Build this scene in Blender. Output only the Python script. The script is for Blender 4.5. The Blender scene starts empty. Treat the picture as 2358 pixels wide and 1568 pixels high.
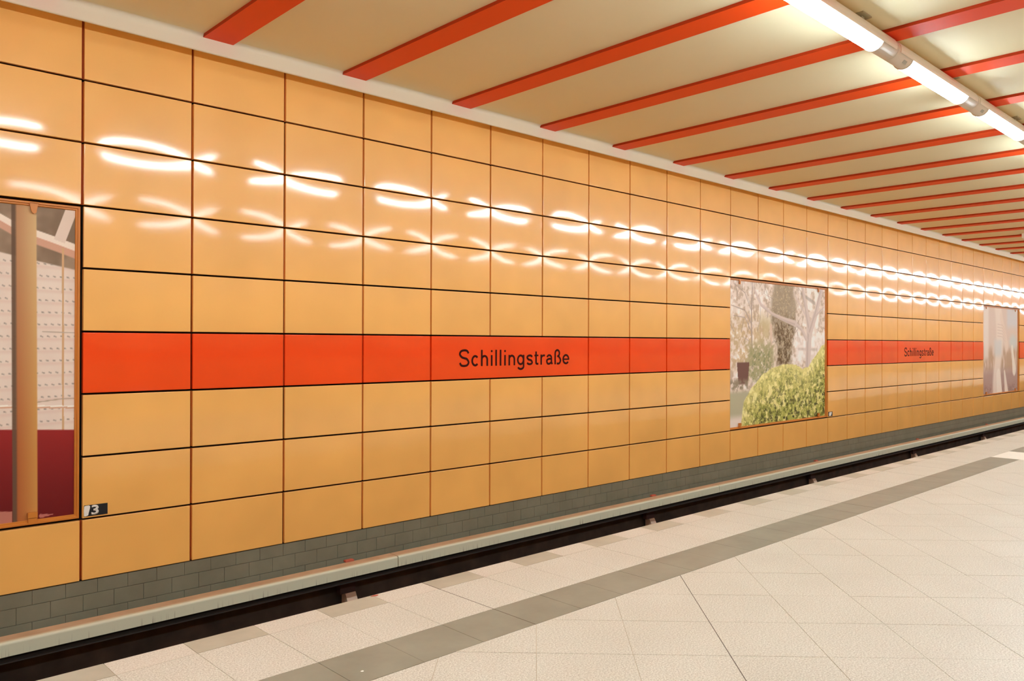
import bpy, bmesh, math, random
import numpy as np
from mathutils import Matrix, Vector

random.seed(7)
S = bpy.context.scene
COL = S.collection

# ------------------------------------------------------------------ camera, world, exposure
CAM = np.array([-2.0012, -7.4969, 1.62])
YAW, PITCH, ROLL, FPX = 0.7567, 0.0034, 0.0030, 1830.73
IW, IH = 2358.0, 1568.0
_f = np.array([math.cos(PITCH)*math.sin(YAW), math.cos(PITCH)*math.cos(YAW), math.sin(PITCH)])
_r = np.array([math.cos(YAW), -math.sin(YAW), 0.0]); _u = np.cross(_r, _f)
_r2 = _r*math.cos(ROLL) + _u*math.sin(ROLL); _u2 = -_r*math.sin(ROLL) + _u*math.cos(ROLL)
cd = bpy.data.cameras.new('camera'); cam = bpy.data.objects.new('camera', cd); COL.objects.link(cam)
cd.sensor_width = 36.0; cd.lens = FPX/IW*36.0; cd.clip_end = 300; cd.clip_start = 0.05
cam.matrix_world = Matrix(((_r2[0], _u2[0], -_f[0], CAM[0]), (_r2[1], _u2[1], -_f[1], CAM[1]),
                           (_r2[2], _u2[2], -_f[2], CAM[2]), (0, 0, 0, 1)))
S.camera = cam
w = bpy.data.worlds.new('world'); S.world = w; w.use_nodes = True
w.node_tree.nodes['Background'].inputs[0].default_value = (0.9, 0.75, 0.55, 1)
w.node_tree.nodes['Background'].inputs[1].default_value = 0.02
S.view_settings.view_transform = 'Standard'; S.view_settings.look = 'None'
S.view_settings.gamma = 1.0; S.view_settings.exposure = 0.0
try: S.view_settings.use_curve_mapping = False
except Exception: pass
S.cycles.max_bounces = 10; S.cycles.diffuse_bounces = 7; S.cycles.glossy_bounces = 4
S.cycles.caustics_reflective = False; S.cycles.caustics_refractive = False
S.cycles.sample_clamp_indirect = 6.0
S.cycles.use_denoising = True
LAMP_STRENGTH = 50.0
LAMP_COLOR = (0.92, 1.09, 1.17)

def project(P):
    """pixel (2358x1568 frame) of points, N x 3"""
    d = np.asarray(P, float) - CAM
    z = d @ _f; z = np.where(z > 1e-3, z, 1e-3)
    return IW/2 + FPX*(d @ _r2)/z, IH/2 - FPX*(d @ _u2)/z, d @ _f

# ------------------------------------------------------------------ materials
def mat(name, color, rough=0.5, metallic=0.0, spec=0.5, emit=None, strength=0.0):
    m = bpy.data.materials.new(name); m.use_nodes = True
    b = m.node_tree.nodes['Principled BSDF']
    b.inputs['Base Color'].default_value = (*color, 1); b.inputs['Roughness'].default_value = rough
    b.inputs['Metallic'].default_value = metallic; b.inputs['Specular IOR Level'].default_value = spec
    if emit:
        b.inputs['Emission Color'].default_value = (*emit, 1); b.inputs['Emission Strength'].default_value = strength
    return m

def coords(m, scale=(1, 1, 1), obj=True):
    nt = m.node_tree
    tc = nt.nodes.new('ShaderNodeTexCoord'); mp = nt.nodes.new('ShaderNodeMapping')
    mp.inputs['Scale'].default_value = scale
    if obj:
        nt.links.new(tc.outputs['Object'], mp.inputs['Vector'])
    else:
        g = nt.nodes.new('ShaderNodeNewGeometry'); nt.links.new(g.outputs['Position'], mp.inputs['Vector'])
    return mp.outputs[0]

def noise(m, vec, scale, detail=3.0, rough=0.5):
    n = m.node_tree.nodes.new('ShaderNodeTexNoise')
    n.inputs['Scale'].default_value = scale; n.inputs['Detail'].default_value = detail; n.inputs['Roughness'].default_value = rough
    m.node_tree.links.new(vec, n.inputs['Vector'])
    return n.outputs['Fac']

def ramp(m, fac, stops):
    r = m.node_tree.nodes.new('ShaderNodeValToRGB'); e = r.color_ramp.elements
    while len(e) < len(stops): e.new(0.5)
    for el, (p, c) in zip(e, stops): el.position = p; el.color = (*c, 1)
    m.node_tree.links.new(fac, r.inputs[0]); return r.outputs[0]

def mixc(m, fac, a, b, mode='MIX'):
    n = m.node_tree.nodes.new('ShaderNodeMix'); n.data_type = 'RGBA'; n.blend_type = mode
    for s, v in ((n.inputs[0], fac), (n.inputs[6], a), (n.inputs[7], b)):
        if isinstance(v, (int, float)): s.default_value = v
        elif isinstance(v, tuple): s.default_value = (*v, 1)
        else: m.node_tree.links.new(v, s)
    return n.outputs[2]

def setc(m, sock): m.node_tree.links.new(sock, m.node_tree.nodes['Principled BSDF'].inputs['Base Color'])
def bump(m, fac, strength, dist):
    n = m.node_tree.nodes.new('ShaderNodeBump'); n.inputs['Strength'].default_value = strength; n.inputs['Distance'].default_value = dist
    m.node_tree.links.new(fac, n.inputs['Height']); m.node_tree.links.new(n.outputs[0], m.node_tree.nodes['Principled BSDF'].inputs['Normal'])

def enamel(name, c, rough):
    m = mat(name, c, 0.42)
    bs = m.node_tree.nodes['Principled BSDF']
    bs.inputs['Coat Weight'].default_value = 1.0; bs.inputs['Coat Roughness'].default_value = rough; bs.inputs['Coat IOR'].default_value = 1.5
    v = coords(m, obj=False)
    f = noise(m, v, 1.3, 2)
    lo = tuple(x*0.93 for x in c); hi = tuple(min(1, x*1.06) for x in c)
    setc(m, ramp(m, f, [(0.3, lo), (0.7, hi)]))
    return m

M = {}
M['orange'] = enamel('orange_enamel', (0.95, 0.50, 0.125), 0.08)
M['red'] = enamel('red_enamel', (0.96, 0.072, 0.003), 0.08)
M['red'].node_tree.nodes['Principled BSDF'].inputs['Specular IOR Level'].default_value = 0.2
M['fold'] = mat('fold_shade', (0.34, 0.060, 0.010), 0.6, spec=0.2)  # dark red of the shaded upright joints, put into the flange colour
M['joint'] = mat('joint_black', (0.012, 0.008, 0.006), 0.9)
M['cream'] = mat('ceiling_cream', (0.76, 0.64, 0.44), 0.55)
v = coords(M['cream'], obj=False); setc(M['cream'], ramp(M['cream'], noise(M['cream'], v, 0.5, 3), [(0.3, (0.83, 0.745, 0.50)), (0.7, (0.87, 0.785, 0.54))]))
M['trim'] = mat('trim_cream', (0.84, 0.76, 0.60), 0.4)
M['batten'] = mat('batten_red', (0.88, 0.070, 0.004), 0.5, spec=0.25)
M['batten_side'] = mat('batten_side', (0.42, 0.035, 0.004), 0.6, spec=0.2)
M['mortar'] = mat('mortar', (0.52, 0.43, 0.31), 0.9)
M['sealant'] = mat('sealant', (0.10, 0.065, 0.045), 0.8)
M['dark_dirt'] = mat('dark_dirt', (0.030, 0.018, 0.012), 0.9)
v = coords(M['dark_dirt'], obj=False); setc(M['dark_dirt'], ramp(M['dark_dirt'], noise(M['dark_dirt'], v, 4, 5), [(0.3, (0.040, 0.026, 0.019)), (0.75, (0.085, 0.055, 0.040))]))
M['ballast'] = mat('ballast', (0.05, 0.035, 0.026), 0.95)
v = coords(M['ballast'], obj=False); fb = noise(M['ballast'], v, 25, 4); setc(M['ballast'], ramp(M['ballast'], fb, [(0.35, (0.02, 0.014, 0.010)), (0.7, (0.09, 0.065, 0.05))])); bump(M['ballast'], fb, 1.0, 0.03)

def granite(name, dark, mid, light, rough=0.45):
    m = mat(name, mid, rough)
    v = coords(m, scale=(1, 1, 1), obj=False)
    a = noise(m, v, 110, 4, 0.75); b = noise(m, v, 260, 2, 0.6); c = noise(m, v, 1.6, 3)
    c1 = ramp(m, a, [(0.36, dark), (0.50, mid), (0.62, light)])
    c2 = ramp(m, b, [(0.30, tuple(x*0.72 for x in mid)), (0.48, (1, 1, 1))])
    o = mixc(m, 0.55, c1, c2, 'MULTIPLY')
    c3 = ramp(m, c, [(0.3, (0.93, 0.92, 0.91)), (0.7, (1, 1, 1))])
    setc(m, mixc(m, 1.0, o, c3, 'MULTIPLY'))
    bump(m, a, 0.25, 0.002)
    return m
M['granite'] = granite('light_granite', (0.42, 0.375, 0.295), (0.61, 0.57, 0.475), (0.75, 0.725, 0.635), 0.42)
M['granite_smooth'] = granite('pale_edge_granite', (0.49, 0.43, 0.345), (0.63, 0.575, 0.48), (0.745, 0.705, 0.61), 0.42)
def slate(name, c):
    m = mat(name, c, 0.38)
    v = coords(m, scale=(1, 1, 1), obj=False)
    f = noise(m, v, 3.0, 5, 0.6)
    setc(m, ramp(m, f, [(0.25, tuple(x*0.82 for x in c)), (0.75, tuple(x*1.16 for x in c))]))
    return m
M['slate'] = slate('olive_grey_stone', (0.24, 0.235, 0.18))
M['slate2'] = slate('tan_grey_stone', (0.41, 0.38, 0.29))
M['white_tile'] = mat('white_guide_tile', (0.80, 0.76, 0.66), 0.4)
M['base_tile'] = mat('base_tile', (0.13, 0.11, 0.07), 0.35)
v = coords(M['base_tile'], obj=False); setc(M['base_tile'], ramp(M['base_tile'], noise(M['base_tile'], v, 2.2, 5, 0.6), [(0.25, (0.165, 0.155, 0.105)), (0.75, (0.235, 0.220, 0.155))]))
M['base_joint'] = mat('base_joint', (0.075, 0.055, 0.032), 0.9)
M['frame'] = mat('frame_orange', (0.62, 0.22, 0.035), 0.35)
M['letter'] = mat('letter_dark', (0.040, 0.005, 0.003), 0.5, spec=0.08)
M['plate'] = mat('plate_black', (0.012, 0.016, 0.02), 0.4)
M['white_paint'] = mat('white_paint', (0.86, 0.83, 0.76), 0.5)
M['housing'] = mat('housing_cream', (0.80, 0.73, 0.62), 0.35)
M['grey_label'] = mat('grey_label', (0.42, 0.42, 0.36), 0.5)
M['diffuser'] = mat('diffuser', (0.9, 0.9, 0.88), 0.3, emit=LAMP_COLOR, strength=LAMP_STRENGTH)
M['diffuser_far'] = mat('diffuser_far', (0.9, 0.9, 0.88), 0.3, emit=LAMP_COLOR, strength=LAMP_STRENGTH*0.75)
M['support'] = mat('support_tan', (0.60, 0.42, 0.31), 0.8)
M['post'] = mat('post_maroon', (0.055, 0.018, 0.014), 0.7)
M['clip_red'] = mat('clip_red', (0.42, 0.085, 0.045), 0.7)
M['steel'] = mat('rail_steel', (0.03, 0.022, 0.018), 0.8)
# cover board: pale grey-green face, brown brake dust lying on the flat top, dark run marks at the lower edge
m = mat('cover_board', (0.50, 0.48, 0.37), 0.5); M['cover'] = m
v = coords(m, obj=False)
sep = m.node_tree.nodes.new('ShaderNodeSeparateXYZ'); m.node_tree.links.new(v, sep.inputs[0])
mr = m.node_tree.nodes.new('ShaderNodeMapRange'); mr.inputs[1].default_value = -0.345; mr.inputs[2].default_value = -0.30
m.node_tree.links.new(sep.outputs[1], mr.inputs[0])
v2 = coords(m, scale=(60, 1, 1.5), obj=False)
streak = noise(m, v2, 1.0, 3, 0.6)
lowz = m.node_tree.nodes.new('ShaderNodeMapRange'); lowz.inputs[1].default_value = -0.74; lowz.inputs[2].default_value = -0.815
m.node_tree.links.new(sep.outputs[2], lowz.inputs[0])
sr = ramp(m, streak, [(0.58, (0, 0, 0)), (0.70, (1, 1, 1))])
mm = m.node_tree.nodes.new('ShaderNodeMath'); mm.operation = 'MULTIPLY'
m.node_tree.links.new(sr, mm.inputs[0]); m.node_tree.links.new(lowz.outputs[0], mm.inputs[1])
face = mixc(m, mm.outputs[0], (0.60, 0.585, 0.43), (0.24, 0.19, 0.13))
dust = ramp(m, noise(m, coords(m, obj=False), 5, 4), [(0.3, (0.45, 0.28, 0.16)), (0.7, (0.56, 0.37, 0.23))])
setc(m, mixc(m, mr.outputs[0], face, dust))

def print_material(name):
    m = mat(name, (1, 1, 1), 0.6, spec=0.3)
    a = m.node_tree.nodes.new('ShaderNodeAttribute'); a.attribute_name = 'ink'; a.attribute_type = 'GEOMETRY'
    setc(m, a.outputs['Color']); return m
M['print'] = print_material('poster_print')

# ------------------------------------------------------------------ helpers
def link(o, parent=None):
    COL.objects.link(o)
    if parent is not None: o.parent = parent
    return o

def mesh_from(name, verts, faces, materials, smooth=False, mi=None):
    me = bpy.data.meshes.new(name); me.from_pydata([tuple(map(float, p)) for p in verts], [], faces)
    for mt in (materials if isinstance(materials, (list, tuple)) else [materials]): me.materials.append(mt)
    if mi is not None: me.polygons.foreach_set('material_index', mi)
    if smooth: me.polygons.foreach_set('use_smooth', [True]*len(me.polygons))
    me.update(); return me

def obj(name, me, parent=None, loc=None, **props):
    o = bpy.data.objects.new(name, me); link(o, parent)
    if loc is not None: o.location = loc
    for k, v_ in props.items(): o[k] = v_
    return o

def empty(name, loc, label=None, category=None, group=None, kind=None):
    o = bpy.data.objects.new(name, None); link(o); o.location = loc; o.empty_display_size = 0.1
    if label: o['label'] = label
    if category: o['category'] = category
    if group: o['group'] = group
    if kind: o['kind'] = kind
    return o

class MB:
    """collects boxes / prisms into one mesh"""
    def __init__(s): s.v = []; s.f = []; s.m = []
    def box(s, x0, x1, y0, y1, z0, z1, m=0):
        n = len(s.v)
        s.v += [(x0, y0, z0), (x1, y0, z0), (x1, y1, z0), (x0, y1, z0), (x0, y0, z1), (x1, y0, z1), (x1, y1, z1), (x0, y1, z1)]
        s.f += [(n, n+3, n+2, n+1), (n+4, n+5, n+6, n+7), (n, n+1, n+5, n+4), (n+1, n+2, n+6, n+5), (n+2, n+3, n+7, n+6), (n+3, n, n+4, n+7)]
        s.m += [m]*6; return s
    def bevbox(s, x0, x1, y0, y1, z0, z1, b, m=0):
        """box whose top edges are chamfered"""
        n = len(s.v)
        s.v += [(x0, y0, z0), (x1, y0, z0), (x1, y1, z0), (x0, y1, z0), (x0, y0, z1-b), (x1, y0, z1-b), (x1, y1, z1-b), (x0, y1, z1-b),
                (x0+b, y0+b, z1), (x1-b, y0+b, z1), (x1-b, y1-b, z1), (x0+b, y1-b, z1)]
        s.f += [(n, n+3, n+2, n+1), (n+8, n+9, n+10, n+11)]
        for a, c in ((0, 1), (1, 2), (2, 3), (3, 0)):
            s.f += [(n+a, n+c, n+4+c, n+4+a), (n+4+a, n+4+c, n+8+c, n+8+a)]
        s.m += [m]*10; return s
    def prism(s, poly, z0, z1, m=0):
        """poly counter-clockwise list of (x, y)"""
        n = len(s.v); k = len(poly)
        s.v += [(x, y, z0) for x, y in poly] + [(x, y, z1) for x, y in poly]
        s.f += [tuple(n+k+i for i in range(k)), tuple(n+i for i in reversed(range(k)))]
        s.f += [(n+i, n+(i+1) % k, n+k+(i+1) % k, n+k+i) for i in range(k)]
        s.m += [m]*(k+2); return s
    def extrude_x(s, prof, x0, x1, m=0, closed=True):
        """profile of (y, z) extruded along X"""
        n = len(s.v); k = len(prof)
        s.v += [(x0, y, z) for y, z in prof] + [(x1, y, z) for y, z in prof]
        rng = range(k) if closed else range(k-1)
        for i in rng:
            j = (i+1) % k; s.f.append((n+i, n+k+i, n+k+j, n+j)); s.m.append(m)
        if closed:
            s.f += [tuple(n+i for i in range(k)), tuple(n+k+i for i in reversed(range(k)))]; s.m += [m, m]
        return s
    def mesh(s, name, mats, smooth=False): return mesh_from(name, s.v, s.f, mats, smooth, s.m)

def fix_normals(me):
    bm = bmesh.new(); bm.from_mesh(me); bmesh.ops.recalc_face_normals(bm, faces=bm.faces); bm.to_mesh(me); bm.free(); return me

# ------------------------------------------------------------------ dimensions
ROWZ = [4.440, 3.875, 3.3355, 2.793, 2.2554, 1.7093, 1.1716, 0.6311, 0.0953, -0.4367]
def colx(k): return 0.94*k if k <= 15 else 14.1 + 0.918*(k-15)
K0, K1 = -2, 31                      # columns built one by one
KL, KR = -14, 86                     # ends of the station hall
XL, XR = colx(KL), colx(KR)
EDGE_Y, FAR_EDGE_Y, FAR_WALL_Y = -3.17, -11.19, -14.36
CEIL_Z, BAT_Z, CORN_Y = 4.474, 4.444, -0.18
TRACK_Z = -1.25

# ------------------------------------------------------------------ platform and track bed
floor = obj('floor', fix_normals(MB().box(XL, XR, FAR_EDGE_Y+0.02, EDGE_Y-0.02, -1.0, -0.0025).mesh('floor', M['mortar'])), kind='structure')
floor['label'] = 'island platform paved with pale granite and grey stone bands'
edge = obj('platform_wall', fix_normals(MB().box(XL, XR, FAR_EDGE_Y+0.30, EDGE_Y-0.30, TRACK_Z-0.05, -0.99).mesh('platform_wall', M['dark_dirt'])), kind='structure')
bed = obj('track_bed', fix_normals(MB().box(XL, XR, FAR_WALL_Y-0.2, 0.3, TRACK_Z-0.2, TRACK_Z).mesh('track_bed', M['ballast'])), kind='structure')

def clip(poly, a, b_, c):
    """keep a*x + b*y <= c"""
    out = []
    for i in range(len(poly)):
        p, q = poly[i], poly[(i+1) % len(poly)]
        dp, dq = a*p[0]+b_*p[1]-c, a*q[0]+b_*q[1]-c
        if dp <= 0: out.append(p)
        if (dp < 0 < dq) or (dq < 0 < dp):
            t = dp/(dp-dq); out.append((p[0]+t*(q[0]-p[0]), p[1]+t*(q[1]-p[1])))
    return out
def area(p): return 0.5*sum(p[i][0]*p[(i+1) % len(p)][1]-p[(i+1) % len(p)][0]*p[i][1] for i in range(len(p)))
def visible_size(poly, z=0.0):
    P = np.array([(x, y, z) for x, y in poly]); px, py, d = project(P)
    if d.min() < 0.2: return 0
    if px.max() < -40 or px.min() > IW+40 or py.max() < -40 or py.min() > IH+40: return 0
    return min(px.max()-px.min(), py.max()-py.min())

J0, JP = 0.056, 0.3985
Y_A, Y_B, Y_C = -3.362, -3.893, -4.258        # end of the edge row, of the pale row, of the dark band
STRIP = (10.92, 11.80)
g = 0.0016
rest = MB()
RM = ['granite', 'granite_smooth', 'slate', 'slate2', 'white_tile']
def lay(poly, mname, name, dz=0.0):
    if area(poly) < 0:
        poly = poly[::-1]
    if area(poly) < 0.0004: return
    if visible_size(poly) >= 8:
        cx = sum(p[0] for p in poly)/len(poly); cy = sum(p[1] for p in poly)/len(poly)
        me = MB().prism([(x-cx, y-cy) for x, y in poly], -0.012, 0.0).mesh(name, M[mname])
        obj(name, me, floor, (cx, cy, dz))
    else:
        rest.prism(poly, -0.012, dz, RM.index(mname))
def rect(x0, x1, y0, y1): return [(x0+g, y0+g), (x1-g, y0+g), (x1-g, y1-g), (x0+g, y1-g)]
n0 = int((XL-J0)/JP)+1; n1 = int((XR-J0)/JP)
for n in range(n0, n1):
    x0, x1 = J0+JP*n, J0+JP*(n+1)
    dark = (n % 2 == 1)               # second tile of every pair at the very edge is dark
    lay(rect(x0, x1, Y_A, EDGE_Y), 'slate2' if dark else 'granite_smooth', 'dark_edge_tile' if dark else 'edge_tile', random.uniform(-0.0004, 0.0004))
    lay(rect(x0, x1, Y_B, Y_A), 'granite', 'tile', random.uniform(-0.0004, 0.0004))
    for s0, s1 in ((x0, min(x1, STRIP[0])), (max(x0, STRIP[1]), x1)):
        if s1-s0 > 0.02 and not (x0 >= STRIP[0] and x1 <= STRIP[1]):
            if s0 == x0 and s1 == x1 or s1 == STRIP[0] or s0 == STRIP[1]:
                lay(rect(s0, s1, Y_C, Y_B), 'slate', 'band_tile', random.uniform(-0.0004, 0.0004))
            break
DP = 0.5040; q2 = math.sqrt(0.5)
off1 = (CAM[0]-CAM[1])*q2 + 0.008*1.62       # (x-y)/sqrt2 of one family of joints
off2 = (CAM[0]+CAM[1])*q2 + 2.572*1.62       # (x+y)/sqrt2 of the other
for i in range(-14, 60):
    for j in range(-60, 40):
        a0, b0 = off1+DP*i, off2+DP*j
        cs = [(a0+g, b0+g), (a0+DP-g, b0+g), (a0+DP-g, b0+DP-g), (a0+g, b0+DP-g)]
        poly = [((a+b1)*q2, (b1-a)*q2) for a, b1 in cs]
        ys = [p[1] for p in poly]; xs = [p[0] for p in poly]
        if min(ys) > Y_C or max(ys) < FAR_EDGE_Y or max(xs) < XL or min(xs) > 30: continue
        poly = clip(poly, 0, 1, Y_C-g); poly = clip(poly, 0, -1, -(FAR_EDGE_Y+1.1)) if poly else poly
        if len(poly) < 3: continue
        for pp in (clip(poly, 1, 0, STRIP[0]-g), clip(poly, -1, 0, -(STRIP[1]+g))):
            if len(pp) >= 3: lay(pp, 'granite', 'tile', random.uniform(-0.0005, 0.0005))
rest.prism(rect(30.5, XR, FAR_EDGE_Y+1.1, Y_C), -0.012, 0, 0); rest.prism(rect(XL, XR, FAR_EDGE_Y, FAR_EDGE_Y+1.1), -0.012, 0, 0)
y = Y_B
while y > FAR_EDGE_Y+1.3:
    for c in range(2):
        wd = (STRIP[1]-STRIP[0])/2
        lay(rect(STRIP[0]+wd*c, STRIP[0]+wd*(c+1), y-0.42, y), 'white_tile', 'white_tile')
    y -= 0.42
o = obj('tile_field', fix_normals(rest.mesh('tile_field', [M[k] for k in RM])), floor, kind='stuff')
o['label'] = 'paving out towards the distance'

def seal(name, p, q, wd=0.0042):
    cx, cy = (p[0]+q[0])/2, (p[1]+q[1])/2; d = Vector((q[0]-p[0], q[1]-p[1])); n_ = Vector((-d.y, d.x)).normalized()*wd/2
    pl = [(p[0]+n_.x-cx, p[1]+n_.y-cy), (p[0]-n_.x-cx, p[1]-n_.y-cy), (q[0]-n_.x-cx, q[1]-n_.y-cy), (q[0]+n_.x-cx, q[1]+n_.y-cy)]
    o_ = obj(name, MB().prism(pl, -0.002, 0.0006).mesh(name, M['sealant']), floor, (cx, cy, 0)); o_['label'] = 'dark sealed joint between tiles'; return o_
seal('joint_strip', (J0+3*JP, EDGE_Y), (J0+3*JP, Y_C))
for i_ in (2,):
    a0 = off1+DP*i_                          # (x-y)/sqrt2
    def on(y_): return (a0/q2+y_, y_)
    seal('joint_strip', on(Y_C), on(-6.2))
# red paint fleck and white chewing-gum spot on the edge stones
def spot(name, cx, cy, r, z, material, label, squash=0.5, seed=1):
    rnd = random.Random(seed); k = 11
    poly = [(cx+r*math.cos(2*math.pi*i/k)*rnd.uniform(0.6, 1.2), cy+squash*r*math.sin(2*math.pi*i/k)*rnd.uniform(0.6, 1.2)) for i in range(k)]
    o_ = obj(name, MB().prism([(x-cx, y_-cy) for x, y_ in poly], 0, 0.0012).mesh(name, material), floor, (cx, cy, z)); o_['label'] = label; return o_
spot('paint_mark', 0.865, -3.19, 0.028, 0.0005, M['clip_red'], 'small red paint mark', 0.5, 3)
spot('gum_spot', 0.16, -4.14, 0.008, 0.0005, M['white_paint'], 'small white spot', 0.9, 5)

# ------------------------------------------------------------------ wall with enamel panels
wall = obj('wall_left', fix_normals(MB().box(XL, XR, 0.075, 0.25, -0.44, 4.60).mesh('wall_left', M['joint'])), kind='structure')
wall['label'] = 'long wall clad in glossy orange enamel panels across the track'
GX, GZ = 0.0112, 0.0088
def panel_mesh(name, wd, ht, material, nx=8, nz=6, A=0.0030, depth=0.040):
    """pillowed enamel tray, origin at its centre, face towards -Y"""
    hx, hz = wd/2-GX, ht/2-GZ; r = 0.0045
    us = [-hx]+[(-hx+r)+(2*hx-2*r)*i/nx for i in range(nx+1)]+[hx]
    vs = [-hz]+[(-hz+r)+(2*hz-2*r)*i/nz for i in range(nz+1)]+[hz]
    V, F = [], []
    for jz, z in enumerate(vs):
        for ix, x in enumerate(us):
            e = ix in (0, len(us)-1) or jz in (0, len(vs)-1)
            U = max(-1, min(1, x/hx)); Vv = max(-1, min(1, z/hz))
            yy = 0.0032 if e else -A*(1-U**2)*(1-Vv**2)
            V.append((x, yy, z))
    n = len(us)
    for jz in range(len(vs)-1):
        for ix in range(n-1):
            F.append((jz*n+ix, jz*n+ix+1, (jz+1)*n+ix+1, (jz+1)*n+ix))
    border = [i for i in range(n)]+[jz*n+n-1 for jz in range(1, len(vs))]+[(len(vs)-1)*n+i for i in range(n-2, -1, -1)]+[jz*n for jz in range(len(vs)-2, 0, -1)]
    # analytic normals keep the pillow smooth and the rim narrow
    NN = []
    for jz, z in enumerate(vs):
        for ix, x in enumerate(us):
            U = max(-1, min(1, x/hx)); Vv = max(-1, min(1, z/hz))
            gx, gz = 2*A*U/hx*(1-Vv**2), 2*A*Vv/hz*(1-U**2)
            if ix == 0: gx = -0.8
            if ix == len(us)-1: gx = 0.8
            if jz == 0: gz = -0.8
            if jz == len(vs)-1: gz = 0.8
            v3 = Vector((gx, -1.0, gz)); v3.normalize(); NN.append(v3[:])
    s = len(V); k = len(border); nf = len(F)
    W1 = [V[i] for i in border]; W2 = [(V[i][0], depth, V[i][2]) for i in border]
    V += W1+W2
    for p in W1+W2:
        v3 = Vector((math.copysign(1, p[0]) if abs(abs(p[0])-hx) < 1e-6 else 0, 0, math.copysign(1, p[2]) if abs(abs(p[2])-hz) < 1e-6 else 0)); v3.normalize(); NN.append(v3[:])
    for i in range(k):
        j = (i+1) % k; F.append((s+i, s+k+i, s+k+j, s+j))
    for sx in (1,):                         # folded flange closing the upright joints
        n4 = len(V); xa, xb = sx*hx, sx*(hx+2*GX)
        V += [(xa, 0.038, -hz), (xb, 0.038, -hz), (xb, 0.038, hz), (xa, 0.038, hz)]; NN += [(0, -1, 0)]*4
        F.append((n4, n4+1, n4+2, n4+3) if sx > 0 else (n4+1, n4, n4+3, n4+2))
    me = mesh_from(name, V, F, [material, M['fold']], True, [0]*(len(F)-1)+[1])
    me.normals_split_custom_set_from_vertices(NN)
    return me

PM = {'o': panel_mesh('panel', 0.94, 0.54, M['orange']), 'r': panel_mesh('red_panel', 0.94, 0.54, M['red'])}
def poster_col(k): return (k % 15) in (11, 12, 13, 14)
def in_poster(k, r): return poster_col(k) and 3 <= r <= 7
def put_panel(k, r, kind):
    x0, x1, z1, z0 = colx(k), colx(k+1), ROWZ[r], ROWZ[r+1]
    o_ = bpy.data.objects.new('red_panel' if kind == 'r' else 'panel', PM[kind]); link(o_, wall)
    o_.location = ((x0+x1)/2, random.uniform(-0.0006, 0.0006), (z0+z1)/2)
    o_.scale = ((x1-x0)/0.94, random.uniform(0.8, 1.25), (z1-z0)/0.54)
    o_.rotation_euler = (random.gauss(0, 0.0011), 0, random.gauss(0, 0.0016))
far = [[], []]
for k in range(KL, KR):
    for r in range(9):
        if in_poster(k, r): continue
        kind = 'r' if r == 5 else 'o'
        if r == 5 and (k % 15) in (4, 5, 6) and K0 <= k < K1: continue
        if K0 <= k < K1: put_panel(k, r, kind)
        else: far[0 if kind == 'o' else 1].append((k, r))
def far_mesh(cells, kind, yw, sgn):
    src = PM[kind]; sv = np.array([v_.co[:] for v_ in src.vertices]); sf = [tuple(p.vertices) for p in src.polygons]
    V = []; F = []
    for n_, (k, r) in enumerate(cells):
        x0, x1, z1, z0 = colx(k), colx(k+1), ROWZ[r], ROWZ[r+1]
        a = sv*np.array([(x1-x0)/0.94, 1, (z1-z0)/0.54])
        if sgn < 0: a = a*np.array([-1, -1, 1])
        a = a+np.array([(x0+x1)/2, yw, (z0+z1)/2]); V.append(a); F += [tuple(i+n_*len(sv) for i in f) for f in sf]
    me = mesh_from('panels', np.concatenate(V), F, M['orange'] if kind == 'o' else M['red'], True)
    nr = np.zeros(len(src.loops)*3, np.float32); ln = np.array([c.vector[:] for c in src.corner_normals]); vi = np.array([l.vertex_index for l in src.loops])
    vn = np.zeros((len(src.vertices), 3)); vn[vi] = ln
    if sgn < 0: vn = vn*np.array([-1, -1, 1])
    me.normals_split_custom_set_from_vertices(np.tile(vn, (len(cells), 1)).tolist()); return me
obj('panel_run', far_mesh(far[0], 'o', 0, 1), wall, kind='stuff')
obj('red_panel_run', far_mesh(far[1], 'r', 0, 1), wall, kind='stuff')

# tiled base under the panels
base = obj('baseboard_left', fix_normals(MB().box(XL, XR, 0.022, 0.25, TRACK_Z, -0.4367).mesh('baseboard_left', M['base_joint'])), kind='structure')
TW = 0.2495
courses = [(-0.439, -0.556, 0.137), (-0.5595, -0.697, 0.272-TW), (-0.7005, -0.838, 0.137)]
bt = MB().bevbox(-TW/2+0.0013, TW/2-0.0013, -0.069+0.0, 0.069, -0.009, 0.0, 0.0012)   # built lying, turned upright below
bme = fix_normals(bt.mesh('base_tile', M['base_tile']))
restb = MB()
for z1, z0, o0 in courses:
    for n in range(int((XL-o0)/TW)+1, int((XR-o0)/TW)):
        x0 = o0+TW*n; zc = (z0+z1)/2; hh = (z1-z0)
        if -1.3 < x0 < 17.3:
            o_ = bpy.data.objects.new('base_tile', bme); link(o_, base)
            o_.location = (x0+TW/2, 0.014+random.uniform(-0.0008, 0.0008), zc); o_.rotation_euler = (math.pi/2, 0, 0); o_.scale = (1, hh/0.138, 1)
        else: restb.box(x0+0.0013, x0+TW-0.0013, 0.014, 0.03, z0, z1)
obj('base_tile_run', fix_normals(restb.mesh('base_tile_run', M['base_tile'])), base, kind='stuff')
obj('base_foot', fix_normals(MB().box(XL, XR, 0.012, 0.03, TRACK_Z, -0.842).mesh('base_foot', M['dark_dirt'])), base)

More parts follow.
